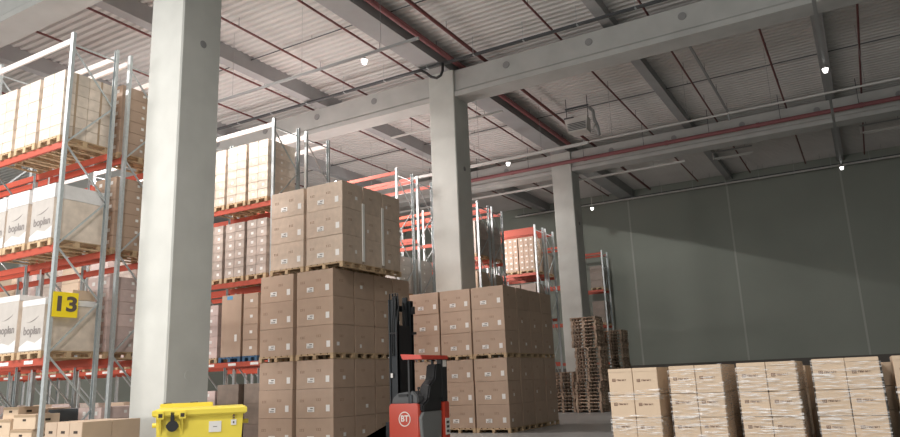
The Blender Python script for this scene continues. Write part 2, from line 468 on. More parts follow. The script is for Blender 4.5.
def rack_run(label, xe, y0, nb, top='orange', toph=.13, depth=1.1, labels=False):
    t = thing('pallet_rack', label, 'rack', (xe, y0, 0), group='orange and grey pallet racks')
    pm = cached('post', post_mesh)
    n = 8; dz = 1.08
    bu = cached(('br', depth, 1), lambda: brace_mesh(depth-.07, dz)); bd = cached(('br', depth, -1), lambda: brace_mesh(-(depth-.07), dz))
    bh = cached(('br', depth, 0), lambda: brace_mesh(depth-.07, 0))
    for i in range(nb+1):
        x = -.045-i*BAY
        put('upright', pm, t, (x, .035, 0)); put('upright', pm, t, (x, depth-.035, 0), math.pi)
        put('brace', bh, t, (x, .035, .25))
        for k in range(n):
            if k % 2 == 0: put('brace', bu, t, (x, .035, .25+k*dz))
            else: put('brace', bd, t, (x, depth-.035, .25+k*dz))
        put('brace', bh, t, (x, .035, 8.95))
    for i in range(nb):
        for li, z in enumerate(LV):
            mm = cached(('bm', top, toph), lambda: beam_mesh(top, toph)) if li == 3 else cached(('bm', 'orange', .14), lambda: beam_mesh('orange', .14))
            for yy in (.03, depth-.03):
                bo = put('beam', mm, t, (-.09-(i+1)*BAY+.09, yy, z))
                if labels and li == 0 and yy < .1:
                    for k in range(3):
                        put('location_label', cached('loclab', lambda: MB().box(-.15, -.004, -.035, .15, 0, .035).mesh('location_label', M['label'])), bo, (.5+k*.85, -.026, -.065))
    return t


rack_run('pallet rack end with the yellow number sign, at the left edge', -13.8, 8.2, 2, 'palebeam', labels=True)
rack_run('pallet rack backing the signed rack, left of the thick column', -13.8, 9.58, 3, 'palebeam')
rack_run('pallet rack front run appearing right of the thick column', -13.95, 14.4, 5, 'palebeam', labels=True)
rack_run('pallet rack back run behind the wrapped loads right of the thick column', -13.95, 15.78, 5, 'palebeam')
rack_run('pallet rack with red top beams above the tall carton block', -13.92, 20.6, 3)
rack_run('pallet rack left of the second column behind the red topped run', -13.92, 21.98, 3)
rack_run('pallet rack front run just right of the second column', -13.92, 26.8, 2)
rack_run('pallet rack back run just right of the second column', -13.92, 28.18, 2)
rack_run('pallet rack with a deep red top beam between second and third columns', -13.92, 33.0, 2, toph=.36)
rack_run('pallet rack back run left of the third column', -13.92, 34.38, 2)
rack_run('pallet rack mostly hidden behind the third column', -13.92, 39.2, 2)
rack_run('short pallet rack right of the third column against the far wall', -13.7, 42.9, 1)

# ------------------------------------------------------------------ pallets
def pallet_parts(w, d, m):
    def deck():
        b = MB(); nb_ = 6; bw = w/(nb_*1.28)
        b.box(0, 0, .100, w, .10, .122); b.box(0, d/2-.05, .100, w, d/2+.05, .122); b.box(0, d-.10, .100, w, d, .122)
        for i in range(nb_):
            x = i*(w-bw)/(nb_-1); b.box(x, 0, .122, x+bw, d, .144)
        return b.mesh('deck', M[m])

    def runner():
        b = MB(); b.box(0, 0, 0, .10, d, .022)
        for yy in (0, d/2-.05, d-.10): b.box(0, yy, .022, .10, yy+.10, .100)
        return b.mesh('runner', M[m])
    return cached(('deck', w, d, m), deck), cached(('run', w, d, m), runner)


def pallet(x, y, z, w, d, label, group, m='wood', rz=0):
    t = thing('blue_pallet' if m == 'bluewood' else 'wooden_pallet', label, 'pallet', (x, y, z), rz, group)
    dm, rm = pallet_parts(w, d, m)
    put('deck', dm, t)
    for xx in (0, w/2-.05, w-.10): put('runner', rm, t, (xx, 0, 0))
    return t


# ------------------------------------------------------------------ cartons
G = .006


def box_mesh(w, d, h, m, bev=.006):
    return cached(('box', round(w, 3), round(d, 3), round(h, 3), m), lambda: MB().box(0, 0, 0, w, d, h, bev).mesh('body', M[m]))


def plate(name, sx, sz, m, axis='y'):
    """thin printed or stuck-on plate, centred; axis 'y' faces -Y, 'x' faces +X"""
    if axis == 'y': return cached((name, sx, sz, m, axis), lambda: MB().box(-sx/2, -.003, -sz/2, sx/2, .001, sz/2).mesh(name, M[m]))
    return cached((name, sx, sz, m, axis), lambda: MB().box(-.001, -sx/2, -sz/2, .003, sx/2, sz/2).mesh(name, M[m]))


def handling_mark():
    def f():
        b = MB()
        for k in range(3):
            x = k*.055; b.box(x, -.002, 0, x+.04, .001, .008); b.box(x, -.002, .05, x+.04, .001, .058); b.box(x+.012, -.002, .008, x+.028, .001, .05)
        return b.mesh('handling_mark', M['inkfaint'])
    return cached('hmark', f)


def label_print():
    def f():
        b = MB()
        for k in range(4): b.box(-.07+k*.035, -.005, -.05, -.055+k*.035, -.0035, -.01)
        b.box(-.02, -.005, .015, .07, -.0035, .035)
        return b.mesh('label_print', M['ink'])
    return cached('lprint', f)


def big_carton(x, y, z, w, d, h, label, group, m='carton'):
    t = thing('large_carton', label, 'carton', (x, y, z), 0, group)
    put('body', box_mesh(w, d, h, m), t)
    j = lambda a: random.uniform(-a, a)
    l1 = put('shipping_label', plate('shipping_label', .22, .12, 'label'), t, (w*.40+j(.03), -.001, h*.30+j(.01)))
    put('label_print', label_print(), l1)
    put('shipping_label', plate('shipping_label', .115, .155, 'label'), t, (w*.86+j(.02), -.001, h*.33+j(.01)))
    put('handling_mark', handling_mark(), t, (w*.10, 0, h*.55)); put('handling_mark', handling_mark(), t, (w*.55, 0, h*.58))
    if random.random() < .6:
        put('shipping_label', plate('shipping_label', random.choice((.07, .10)), .09, 'label', 'x'), t, (w, d*random.uniform(.2, .7), h*random.uniform(.25, .5)))
    put('handling_mark', handling_mark(), t, (w-.001, d*.3, h*.55)).rotation_euler.z = math.pi/2
    return t


def big_load(x, y, z, w, d, where, block, pw=None):
    """a pallet with three tiers of large cartons, 2.25 m high"""
    pallet(x, y, z, w, d, 'wooden pallet under the %s, %s' % (where, block), 'pallets of the ' + block)
    h = .700
    for k in range(3):
        big_carton(x+.012+random.uniform(-.006, .006), y+.012+random.uniform(-.006, .006), z+.144+k*h, w-.024, d-.024, h-.004,
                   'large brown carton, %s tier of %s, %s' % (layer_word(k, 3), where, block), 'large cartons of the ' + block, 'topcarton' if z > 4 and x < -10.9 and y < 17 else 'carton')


DEP = ['front right', 'second-deep right', 'third-deep right', 'rear right']
UA = 2.245
for lv, lw in ((0, 'ground'), (1, 'second-level'), (2, 'top-level')):
    sx = .33 if lv == 2 else 0
    big_load(-13.87+sx, 13.9, lv*UA, 1.17, .86, '%s front left load' % lw, 'three-high block beside forklift')
    for k in range(3 if lv == 2 else 4):
        big_load(-12.60+sx*.93, 13.9+k*.875, lv*UA, 1.21, .86, '%s %s load' % (lw, DEP[k]), 'three-high block beside forklift')
for k, (y, h) in enumerate(((14.70, 1.55), (15.57, 1.60))):
    t = tag(MB().box(-11.08+.003, y, 4.70, -11.08+.03, y+.09, 4.70+h).obj('edge_guard', M['whitepaint']),
            'white edge strip down the %s seam of the top right loads, block beside forklift' % ('nearer' if k == 0 else 'farther'), 'edge strip')
for lv, lw in ((0, 'ground'), (1, 'upper')):
    for c, cx_ in enumerate((-13.27, -12.09)):
        big_load(cx_, 20.2, lv*UA, 1.15, .96, '%s %s load' % (lw, ('front left', 'front middle')[c]), 'two-high block behind forklift')
    for k in range(4):
        big_load(-10.91, 20.2+k*.985, lv*UA, 1.17, .96, '%s %s load' % (lw, DEP[k]), 'two-high block behind forklift')


# ------------------------------------------------------------------ loads standing in the racks
def slot(x, i): return x


def small_load(x, y, z, w, d, nx, ny, h, nz, m, where, group, noun, lab=None, strip=False, pm='wood', jit=.008):
    """pallet plus nx*ny*nz cartons, each a thing of its own"""
    pallet(x, y, z, w, d, '%s pallet under the %s' % ('blue' if pm == 'bluewood' else 'wooden', where), 'pallets in the racks', pm)
    cw, cd = w/nx, d/ny
    bm_ = box_mesh(cw-G, cd-G, h-.003, m)
    for k in range(nz):
        for i in range(nx):
            for j in range(ny):
                px = ('left', 'right')[i] if nx == 2 else ('left', 'centre', 'right')[i] if nx == 3 else ''
                py = ('front', 'rear')[j] if ny == 2 else ('front', 'middle', 'rear')[j] if ny == 3 else ''
                nm = ' '.join(q for q in (py, px) if q)
                t = put('carton', bm_, None, (x+i*cw+G/2+random.uniform(-jit, jit)*.3, y+j*cd+G/2+random.uniform(-jit, jit)*.3, z+.144+k*h))
                tag(t, '%s, %s layer%s, %s' % (noun, layer_word(k, nz), (' '+nm) if nm else '', where), 'carton', group)
                if lab and j == 0:
                    put('paper_label', plate('paper_label', .10, .08, 'label'), t, (cw*.55, 0, h*.5))
                if lab and i == nx-1:
                    put('paper_label', plate('paper_label', .07, .06, 'label', 'x'), t, (cw-G, cd*.5, h*.55))
                if strip and i == nx-1:
                    put('tape', plate('tape', .05, h*.98, 'tape', 'x'), t, (cw-G-.001, cd*.5, h*.5-.002))


# signed rack, third shelf: filmed loads, blown-out white put into a paler carton colour
for k, x in enumerate((-14.72, -15.62, -16.52)):
    small_load(x, 8.17, LV[2], .78, 1.14, 2, 2, .245, 6, 'film2', '%s load on top shelf, signed rack' % ('right', 'middle', 'left')[k], 'white filmed cartons', 'white filmed carton', strip=True)


# printed tall cartons on the first and second shelves
def swoosh():
    def f():
        b = MB(); n = 14; topv = []; botv = []
        for i in range(n+1):
            s = i/n; x = -.19+.40*s; z = .02+.11*s**2.2; th = .002+.034*math.sin(math.pi*min(1, s*1.05))**1.0*s
            topv.append((x, z+th*.5)); botv.append((x, z-th*.5))
        b.prism(botv+topv[::-1], 'y', -.003, .0)
        return b.mesh('printed_swoosh', M['inkgrey'])
    return cached('swoosh', f)


bop = text_mesh('boplan', .22, M['inkgrey'], .0015, .006)


def printed_carton(x, y, z, w, d, h, label, band=.30):
    t = thing('printed_carton', label, 'carton', (x, y, z), 0, 'tall printed cartons')
    put('body', box_mesh(w, d, h, 'film2'), t)
    put('front_film', box_mesh(w-.01, .004, h-band-.01, 'whitecart', .001), t, (.005, -.004, .005))
    b = MB(); b.box(-.006, -.008, h-band, w+.006, d+.008, h+.006, .006)
    b.obj('lid', M['lidwhite'], t)
    put('printed_name', bop, t, (w*.52, -.0065, (h-band)*.45)); put('printed_swoosh', swoosh(), t, (w*.5, -.0045, (h-band)*.62))
    b = MB(); b.prism([(-.0, .10), (w*.35, .22), (w*.7, .16), (w, .26), (w, .02), (0, .02)], 'y', -.010, -.0045); b.obj('film_patch', M['lidwhite'], t)
    return t


for lv, nm, hs in ((1, 'second', (1.15, 1.15, 1.12)), (0, 'first', (1.02, 1.17, 1.15))):
    for k, x in enumerate((-14.74, -15.66, -16.50)):
        p = ('right', 'middle', 'left')[k]
        pallet(x-.02, 8.17, LV[lv], .82, 1.15, 'wooden pallet under the %s printed carton, %s shelf, signed rack' % (p, nm), 'pallets in the racks')
        printed_carton(x, 8.19, LV[lv]+.144, .78, 1.10, hs[k], 'pale printed carton, %s on the %s shelf, signed rack' % (p, nm), .30 if lv else .12)
big = MB().box(-14.62, 8.75, LV[0]+.144+1.035, -13.98, 9.25, LV[0]+.144+1.24, .006).obj('carton', M['plain'])
tag(big, 'low brown carton lying on the right printed carton, first shelf, signed rack', 'carton')

# rack backing the signed rack
for lv, nm, m in ((2, 'top', 'carton'), (1, 'second', 'carton'), (0, 'first', 'pink')):
    for k, x in enumerate((-14.76,)):
        small_load(x, 9.56, LV[lv], .78, 1.14, 2, 1, .27, 6, m, '%s load, %s shelf, rack backing signed rack' % (('right', 'next')[k], nm), 'labelled cartons behind the signed rack', 'labelled carton', lab=True)
small_load(-14.76, 9.56, 0, .78, 1.14, 2, 1, .24, 5, 'pink', 'floor load, rack backing signed rack', 'labelled cartons behind the signed rack', 'reddish labelled carton', lab=True)
small_load(-17.6, 9.56, 0, .80, 1.14, 2, 1, .30, 4, 'plain', 'far floor load, rack backing signed rack', 'floor cartons behind the signed rack', 'brown carton')

# rack right of the thick column
for lv, nm, zz in ((2, 'top', 7), (1, 'second', 6)):
    for k, x in enumerate((-14.92, -15.78, -16.64)):
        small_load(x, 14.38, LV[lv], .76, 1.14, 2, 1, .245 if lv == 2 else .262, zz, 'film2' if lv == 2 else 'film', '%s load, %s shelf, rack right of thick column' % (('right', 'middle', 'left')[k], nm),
                   'filmed cartons right of the thick column', 'filmed carton', lab=True)
# tall brown carton on a blue pallet and a narrow stack next to it
pallet(-15.93, 14.40, LV[0], .84, 1.14, 'blue pallet on the first shelf, rack right of thick column', 'blue pallets', 'bluewood')
t = thing('tall_carton', 'tall plain brown carton on the blue pallet, rack right of thick column', 'carton', (-15.90, 14.44, LV[0]+.144))
put('body', box_mesh(.78, 1.06, 1.74, 'carton'), t)
put('paper_label', plate('paper_label', .09, .19, 'label'), t, (.58, 0, .52)); put('tape', plate('tape', .22, .10, 'blue'), t, (.32, 0, 1.66))
put('paper_label', plate('paper_label', .10, .14, 'label', 'x'), t, (.78, .3, .55))
small_load(-15.0, 14.40, LV[0], .56, 1.14, 1, 2, .43, 4, 'carton', 'narrow stack beside tall carton, rack right of thick column', 'cartons beside the tall carton', 'brown carton', lab=True, pm='bluewood')
for k, x in enumerate((-14.93, -15.96)):
    p = ('right', 'left')[k]
    pallet(x, 14.40, 0, .84, 1.14, 'wooden pallet on the floor under the %s dark load, right of thick column' % p, 'pallets in the racks')
    for q in range(3):
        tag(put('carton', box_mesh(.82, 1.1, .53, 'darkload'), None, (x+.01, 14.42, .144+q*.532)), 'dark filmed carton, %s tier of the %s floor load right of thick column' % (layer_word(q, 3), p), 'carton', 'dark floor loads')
small_load(-16.62, 14.40, LV[0], .62, 1.14, 1, 1, .30, 5, 'pink', 'left stack on first shelf beside the tall carton', 'reddish cartons by the tall carton', 'reddish carton', lab=True)
small_load(-16.64, 14.40, 0, .62, 1.14, 1, 1, .24, 6, 'pink', 'left floor stack right of thick column', 'reddish cartons by the dark floor loads', 'reddish carton', lab=True)
# deeper bays seen through the signed rack
for bay in (2, 3, 4):
    for lv, nm in ((0, 'first'), (1, 'second'), (-1, 'floor')):
        for k in range(2):
            x = -13.95-.09-(bay+1)*BAY+.25+k*1.25
            z = LV[lv] if lv >= 0 else 0
            w_ = '%s load, %s level, bay %s from the left wall end' % (('left', 'right')[k], nm, ('', '', 'third', 'second', 'nearest')[bay])
            small_load(x, 14.40, z, .95, 1.1, 1, 1, .60, 2, ('pink', 'film', 'plain')[(bay+k+lv) % 3], 'load %s, %s level, %s bay behind signed rack' % (('left', 'right')[k], nm, ('', '', 'right', 'middle', 'left')[bay]),
                       'loads seen through the signed rack', 'wide carton')
# red topped racks above the carton blocks
for run, y in (('front', 20.58), ('back', 21.96)):
    for k, x in enumerate((-14.86, -15.76)):
        small_load(x, y, LV[1], .78, 1.14, 1, 1, .33, 4, 'whitecart', '%s load, second shelf, %s rack left of second column' % (('right', 'left')[k], run), 'pale cartons left of the second column', 'pale carton', lab=True)
for lv, nm in ((2, 'top'), (1, 'second')):
    for run, y in (('front', 26.78), ('back', 28.16)):
        small_load(-14.86, y, LV[lv], .78, 1.14, 1, 1, .36, 4, 'film' if lv == 2 else 'plain', '%s shelf load, %s rack right of second column' % (nm, run), 'cartons right of the second column', 'filmed carton')
for k, x in enumerate((-14.90, -15.78)):
    small_load(x, 32.98, LV[2], .83, 1.14, 3, 1, .285, 6, 'carton', '%s load, rack with deep red beam' % ('right', 'left')[k], 'cartons under the deep red beam', 'labelled brown carton', lab=True)
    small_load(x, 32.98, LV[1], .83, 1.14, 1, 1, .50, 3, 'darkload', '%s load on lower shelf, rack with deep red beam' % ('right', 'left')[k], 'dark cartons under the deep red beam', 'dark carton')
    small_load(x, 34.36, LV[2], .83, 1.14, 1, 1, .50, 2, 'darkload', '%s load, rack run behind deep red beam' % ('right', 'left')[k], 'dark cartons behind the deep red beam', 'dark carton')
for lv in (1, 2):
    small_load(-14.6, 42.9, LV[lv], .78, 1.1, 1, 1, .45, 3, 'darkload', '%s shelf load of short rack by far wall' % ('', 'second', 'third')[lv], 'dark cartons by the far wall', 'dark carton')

# ------------------------------------------------------------------ number sign on the signed rack end
t = thing('number_sign', 'square yellow sign with black number 13 on the rack end', 'sign', (-13.79, 8.49, 3.38))
MB().box(0, -.265, -.25, .012, .265, .25, .004).obj('plate', M['signyellow'], t)
tm = text_mesh('13', .40, M['ink'], .002, .014)
o = put('number', tm, t, (.014, 0, 0)); o.rotation_euler.z = math.pi/2
o.scale = (1.3, 1, 1)

# ------------------------------------------------------------------ cartons at the foot of the signed rack
def hole_mesh(): return cached('hole', lambda: MB().box(-.055, -.004, -.022, .055, .002, .022).mesh('hand_hole', M['hole']))


for k in range(3):
    x = -12.84+k*.36
    for j in range(2):
        t = thing('long_carton', 'long tan carton, %s of the %s three lying before the thick column' % (('left', 'middle', 'right')[k], ('front', 'rear')[j]), 'carton', (x, 7.72+j*.57, .02), 0, 'long tan cartons before the thick column')
        put('body', box_mesh(.352, .562, 1.135, 'plain'), t)
        put('hand_hole', hole_mesh(), t, (.176, 0, .97))
tag(MB().box(-12.86, 7.70, 0, -11.74, 8.88, .02).obj('slip_sheet', M['oldwood']), 'thin board under the long tan cartons before the thick column', 'board')


def holed_carton(x, y, z, w, d, h, label, rz=0):
    t = thing('hand_hole_carton', label, 'carton', (x, y, z), rz, 'cartons with hand holes')
    put('body', box_mesh(w, d, h, 'tan'), t)
    put('hand_hole', hole_mesh(), t, (w*.5, 0, h*.62))
    o = put('hand_hole', hole_mesh(), t, (w, d*.5, h*.62)); o.rotation_euler.z = math.pi/2
    o = put('packing_tape', plate('packing_tape', w*.98, .05, 'tape'), t, (w*.5, 0, h-.03))


holed_carton(-15.40, 8.55, 0, .70, .6, .34, 'tan hand-hole carton, bottom of the pile by the signed upright')
holed_carton(-16.25, 8.55, 0, .70, .6, .398, 'tan hand-hole carton, bottom of the pile at the left edge')
holed_carton(-15.38, 8.56, .346, .74, .58, .32, 'tan hand-hole carton, second in the pile by the signed upright')
holed_carton(-16.22, 8.55, .406, .72, .6, .40, 'tan hand-hole carton, second in the pile at the left edge')
holed_carton(-15.42, 8.55, .672, .76, .6, .30, 'tan hand-hole carton, third in the pile by the signed upright')
holed_carton(-15.38, 8.57, .978, .78, .5, .29, 'tan hand-hole carton, topmost in the pile by the signed upright')
holed_carton(-16.20, 8.57, .812, .72, .6, .36, 'tan hand-hole carton, third in the pile at the left edge')
holed_carton(-16.06, 8.72, 1.178, .56, .45, .24, 'tan hand-hole carton, topmost in the pile at the left edge')
t = thing('dark_crate', 'dark blue grey crate on the floor behind the signed rack', 'crate', (-14.5, 9.60, 0))
t.location = (-16.1, 9.75, 0)
b = MB(); b.box(0, 0, .12, 1.22, .86, 1.26, .01); b.obj('tub', M['crate'], t)
b = MB(); b.box(-.02, -.02, 1.26, 1.24, .88, 1.32, .006); b.obj('rim', M['crate'], t)
b = MB(); b.box(0, 0, 0, .12, .86, .12); b.box(1.1, 0, 0, 1.22, .86, .12); b.obj('skid', M['crate'], t)

# ------------------------------------------------------------------ forklift (reach truck)
TX, TY = -9.24, 13.2
t = thing('reach_truck', 'red and black reach truck with a tall black mast, parked between the carton blocks', 'forklift', (TX, TY, 0))
b = MB(); b.prism([(0, .18), (.90, .18), (.90, 1.12), (.84, 1.16), (.03, 1.16), (0, 1.10)], 'y', 0, .98, .02); b.obj('battery_body', M['truckred'], t)
b = MB(); b.box(.90, .78, .18, 1.04, .98, 1.16, .015); b.obj('rear_body', M['truckred'], t)
b = MB(); b.prism([(.06, .28), (.70, .22), (.74, .98), (.10, .98), (.0, .86), (.03, .55)], 'x', .89, .99, .012); b.obj('step_panel', M['midgrey'], t)
b = MB(); b.box(.90, .0, .10, 1.04, .98, .20, .01); b.obj('floor_step', M['darkgrey'], t)
lb = MB().box(1.04, .80, .45, 1.052, .96, .80).obj('data_plate', M['whitepaint'], t)
b = MB()
for k in range(3): b.box(1.052, .83, .50+k*.095, 1.056, .93, .55+k*.095)
b.obj('plate_print', M['ink'], lb)
# console
b = MB(); b.prism([(.06, 1.16), (.86, 1.16), (.86, 1.30), (.72, 1.42), (.26, 1.38), (.10, 1.28)], 'y', .03, .80, .02); b.obj('console', M['darkgrey'], t)
b = MB(); b.box(.30, .005, 1.31, .58, .035, 1.36, .006); b.obj('display', M['black'], t)
b = MB(); b.box(.64, .0, 1.17, .71, .035, 1.34, .006); b.obj('panel_strip', M['crate'], t)
b = MB(); b.cyl((.80, .12, 1.34), (.82, .12, 1.46), .016, 8); b.cyl((.82, .12, 1.45), (.82, .12, 1.50), .03, 10); b.obj('control_lever', M['black'], t)
# seat
b = MB(); b.prism([(.06, .98), (.74, .98), (.74, 1.26), (.30, 1.28), (.04, 1.12)], 'x', .72, 1.0, .03); b.obj('seat', M['black'], t)
b = MB(); b.prism([(.22, 1.22), (.76, 1.22), (.80, 1.98), (.56, 1.98), (.50, 1.66), (.30, 1.52)], 'x', .70, 1.0, .03); b.obj('backrest', M['black'], t)
# overhead guard
b = MB(); b.prism([(.40, 2.21), (1.02, 2.17), (1.06, 2.08), (.46, 2.09)], 'y', -.02, 1.0, .01); b.obj('overhead_guard', M['guardred'], t)
for y in (.04, .90):
    b = MB(); b.bar((.62, y, 1.16), (.62, y, 2.12), .05, .05); b.obj('guard_post', M['black'], t)
b = MB(); b.prism([(.74, 1.16), (.95, 1.16), (.97, 2.10), (.76, 2.10)], 'x', .86, 1.02, .01); b.obj('rear_guard_post', M['black'], t)
b = MB(); b.box(1.02, .80, 1.92, 1.03, .93, 2.07); b.obj('sticker', M['whitepaint'], t)
t.scale = (.86, 1.12, 1); t.location.x -= .04
# mast
for y in (.45, .98):
    b = MB(); b.box(-.34, y, .08, -.08, y+.05, 3.50); b.box(-.34, y-.03, .08, -.30, y+.08, 3.50); b.box(-.12, y-.03, .08, -.08, y+.08, 3.50); b.obj('outer_rail', M['blacksteel'], t)
    b = MB(); b.box(-.28, y+.055 if y < .7 else y-.10, .12, -.14, y+.10 if y < .7 else y-.055, 3.58); b.obj('inner_rail', M['blacksteel'], t)
b = MB(); b.cyl((-.20, .62, .3), (-.20, .62, 2.3), .045, 10); b.cyl((-.20, .62, 2.3), (-.20, .62, 3.45), .03, 10); b.obj('lift_cylinder', M['black'], t)
b = MB(); b.cyl((-.20, .82, .3), (-.20, .82, 2.3), .045, 10); b.cyl((-.20, .82, 2.3), (-.20, .82, 3.45), .03, 10); b.obj('lift_cylinder', M['black'], t)
b = MB(); b.box(-.115, .50, 1.2, -.09, .98, 2.9); b.obj('mast_shield', M['black'], t)
for z in (.5, 1.9, 3.25):
    b = MB(); b.box(-.36, .45, z, -.32, 1.03, z+.14); b.obj('cross_member', M['blacksteel'], t)
b = MB(); b.box(-.08, .98, 3.18, .0, 1.04, 3.36); b.box(-.08, .98, 2.70, .03, 1.04, 2.76); b.box(-.30, .40, 2.70, -.05, .44, 2.74); b.obj('mast_bracket', M['black'], t)
for k, (xa, xb) in enumerate(((-.28, -.22), (-.18, -.16), (-.10, -.06))):
    b = MB(); b.tube([(xa, .41, 3.50), (xa+.02, .40, 3.62), (xa+.10, .40, 3.62), (xb+.08, .40, 3.3), (xb, .41, 2.9), (xb, .41, 2.2)], .016, 6); b.obj('hydraulic_hose', M['black'], t, smooth=True)
b = MB(); b.box(-.28, .40, 1.72, -.22, .42, 1.82); b.obj('mast_label', M['whitepaint'], t)
for y in (.10, 1.00):
    b = MB(); b.box(-1.5, y, .08, .02, y+.16, .30, .02); b.obj('support_leg', M['blacksteel'], t)
    b = MB(); b.cyl((-1.35, y+.02, .14), (-1.35, y+.14, .14), .14, 20); b.obj('load_wheel', M['rubber'], t)
b = MB(); b.cyl((.60, .25, .17), (.60, .45, .17), .17, 20); b.obj('drive_wheel', M['rubber'], t)
b = MB(); b.cyl((.60, .75, .10), (.60, .88, .10), .10, 20); b.obj('caster_wheel', M['rubber'], t)
b = MB(); b.box(-.50, .44, .25, -.38, 1.0, .75); b.obj('fork_carriage', M['blacksteel'], t)
for y in (.50, .82):
    b = MB(); b.prism([(-.50, .70), (-.45, .70), (-.45, .31), (-1.5, .33), (-1.5, .31), (-.50, .25)], 'y', y, y+.12); b.obj('fork', M['blacksteel'], t)
# round emblem on the side
em = MB(); R_, r_ = .155, .135; n = 40
V = [[em.bm.verts.new((rr*math.cos(2*math.pi*i/n), yy, rr*math.sin(2*math.pi*i/n))) for i in range(n)] for rr, yy in ((R_, -.004), (r_, -.004), (R_, 0), (r_, 0))]
for i in range(n):
    j = (i+1) % n
    em.bm.faces.new([V[0][i], V[0][j], V[1][j], V[1][i]]); em.bm.faces.new([V[0][i], V[2][i], V[2][j], V[0][j]]); em.bm.faces.new([V[1][i], V[1][j], V[3][j], V[3][i]])
em.obj('emblem_ring', M['whitepaint'], t, (.48, -.001, .84)).scale.x = 1.13
put('emblem_letters', text_mesh('BT', .18, M['whitepaint'], .002, .004), t, (.48, -.003, .845)).scale.x = 1.13

# ------------------------------------------------------------------ yellow waste container
ang = math.radians(47)
t = thing('waste_container', 'yellow wheeled waste container in front of the thick column', 'container', (-8.98, 7.80, 0), ang)
def rect(w, y0, y1, z): return [(-w/2, y0, z), (w/2, y0, z), (w/2, y1, z), (-w/2, y1, z)]
b = MB(); b.loft([rect(1.12, .12, .90, .20), rect(1.16, .08, .94, .30), rect(1.26, .03, 1.02, 1.25)]); b.obj('tub', M['yellow'], t)
b = MB(); b.loft([rect(1.30, -.01, 1.06, 1.235), rect(1.37, -.03, 1.08, 1.26), rect(1.37, -.03, 1.08, 1.325), rect(1.33, -.01, 1.06, 1.335)]); b.obj('rim', M['yellow'], t)
b = MB(); b.loft([rect(1.31, .02, 1.04, 1.335), rect(1.26, .08, 1.02, 1.352)]); b.obj('lid', M['yellow'], t)
b = MB(); b.box(-.66, .95, 1.33, .16, 1.08, 1.415, .012); b.obj('hinge_bar', M['yellow'], t)
for x in (-.55, -.14):
    b = MB(); b.box(x-.06, 1.0, 1.40, x+.06, 1.05, 1.43); b.obj('hinge_clip', M['darkgrey'], t)
for x in (-.56, -.25):
    b = MB(); b.box(x-.05, -.075, 1.20, x+.05, -.02, 1.315, .008); b.obj('lug', M['yellow'], t)
    b = MB(); b.box(x-.028, -.08, 1.23, x+.028, -.074, 1.285); b.obj('lug_hole', M['hole'], t)
    b = MB(); b.prism([(-.06, 1.21), (.035, 1.21), (.05, .95)], 'x', x-.012, x+.012); b.obj('gusset', M['yellow'], t)
b = MB(); b.box(-.42, -.03, 1.15, -.37, .02, 1.30); b.cyl((-.39, -.05, 1.10), (-.39, -.005, 1.10), .082, 18); b.box(-.48, -.045, 1.07, -.30, -.005, 1.13, .01); b.obj('lock_latch', M['black'], t)
b = MB(); b.prism([(.043, .98), (.040, 1.14), (.026, 1.14), (.030, .98)], 'x', .13, .31)
b.obj('paper_notice', M['label'], t)
nt_ = MB(); nt_.box(.19, .024, 1.055, .25, .030, 1.065); nt_.obj('notice_print', M['inkgrey'], t)
b = MB(); b.prism([(.040, 1.07), (.034, 1.15), (.020, 1.15), (.026, 1.07)], 'x', .45, .53); b.obj('sticker', M['label'], t)
b = MB(); b.box(.48, .018, 1.095, .50, .026, 1.125); b.obj('sticker_print', M['ink'], t)
b = MB(); b.prism([(.47, 1.20), (.51, 1.20), (.49, 1.24)], 'y', .012, .04); b.box(.475, .014, 1.165, .505, .04, 1.19); b.obj('warning_mark', M['inkbrown'], t)
for x in (-.45, .45):
    for y in (.22, .82):
        b = MB(); b.cyl((x-.03, y, .10), (x+.03, y, .10), .10, 20); b.box(x-.045, y-.04, .12, x+.045, y+.04, .215); b.obj('castor', M['rubber'], t)
for s in (-1, 1):
    b = MB(); b.cyl((s*.62, .5, 1.10), (s*.72, .5, 1.10), .035, 12); b.obj('trunnion', M['yellow'], t)

# ------------------------------------------------------------------ empty pallets in leaning stacks by the third column
def pallet_one():
    w, d = 1.2, 1.0
    b = MB()
    for x in (0, w/2-.05, w-.10):
        b.box(x, 0, 0, x+.10, d, .022)
        for y in (0, d/2-.07, d-.14): b.box(x, y, .022, x+.10, y+.14, .108)
    for y in (0, d/2-.05, d-.1): b.box(0, y, .108, w, y+.1, .126)
    for i in range(6): b.box(i*(w-.15)/5, 0, .126, i*(w-.15)/5+.15, d, .148)
    return b.mesh('wooden_pallet', M['oldwood'])


pm1 = pallet_one()
stacks = ((-11.78, 31.3, 28, 'tall leaning stack before the third column', [(0, 0), (9, .10), (19, -.10)]),
          (-11.80, 35.0, 25, 'stack standing behind the leaning stack', [(0, 0), (12, .05)]),
          (-13.12, 31.6, 12, 'low stack left of the leaning stack', [(0, 0)]))
for (x, y, n, where, jumps) in stacks:
    off = 0; z = 0; lean = random.uniform(-.002, .004)
    for k in range(n):
        for a, dx in jumps:
            if a == k and k: off += dx
        o = put('wooden_pallet', pm1, None, (x+off+random.uniform(-.03, .03), y+random.uniform(-.03, .03), z), random.uniform(-.025, .025))
        tag(o, 'empty wooden pallet, %s in the %s' % ('lowest' if k == 0 else 'topmost' if k == n-1 else 'number %d up' % (k+1), where), 'pallet', 'empty pallets by the third column')
        z += .150

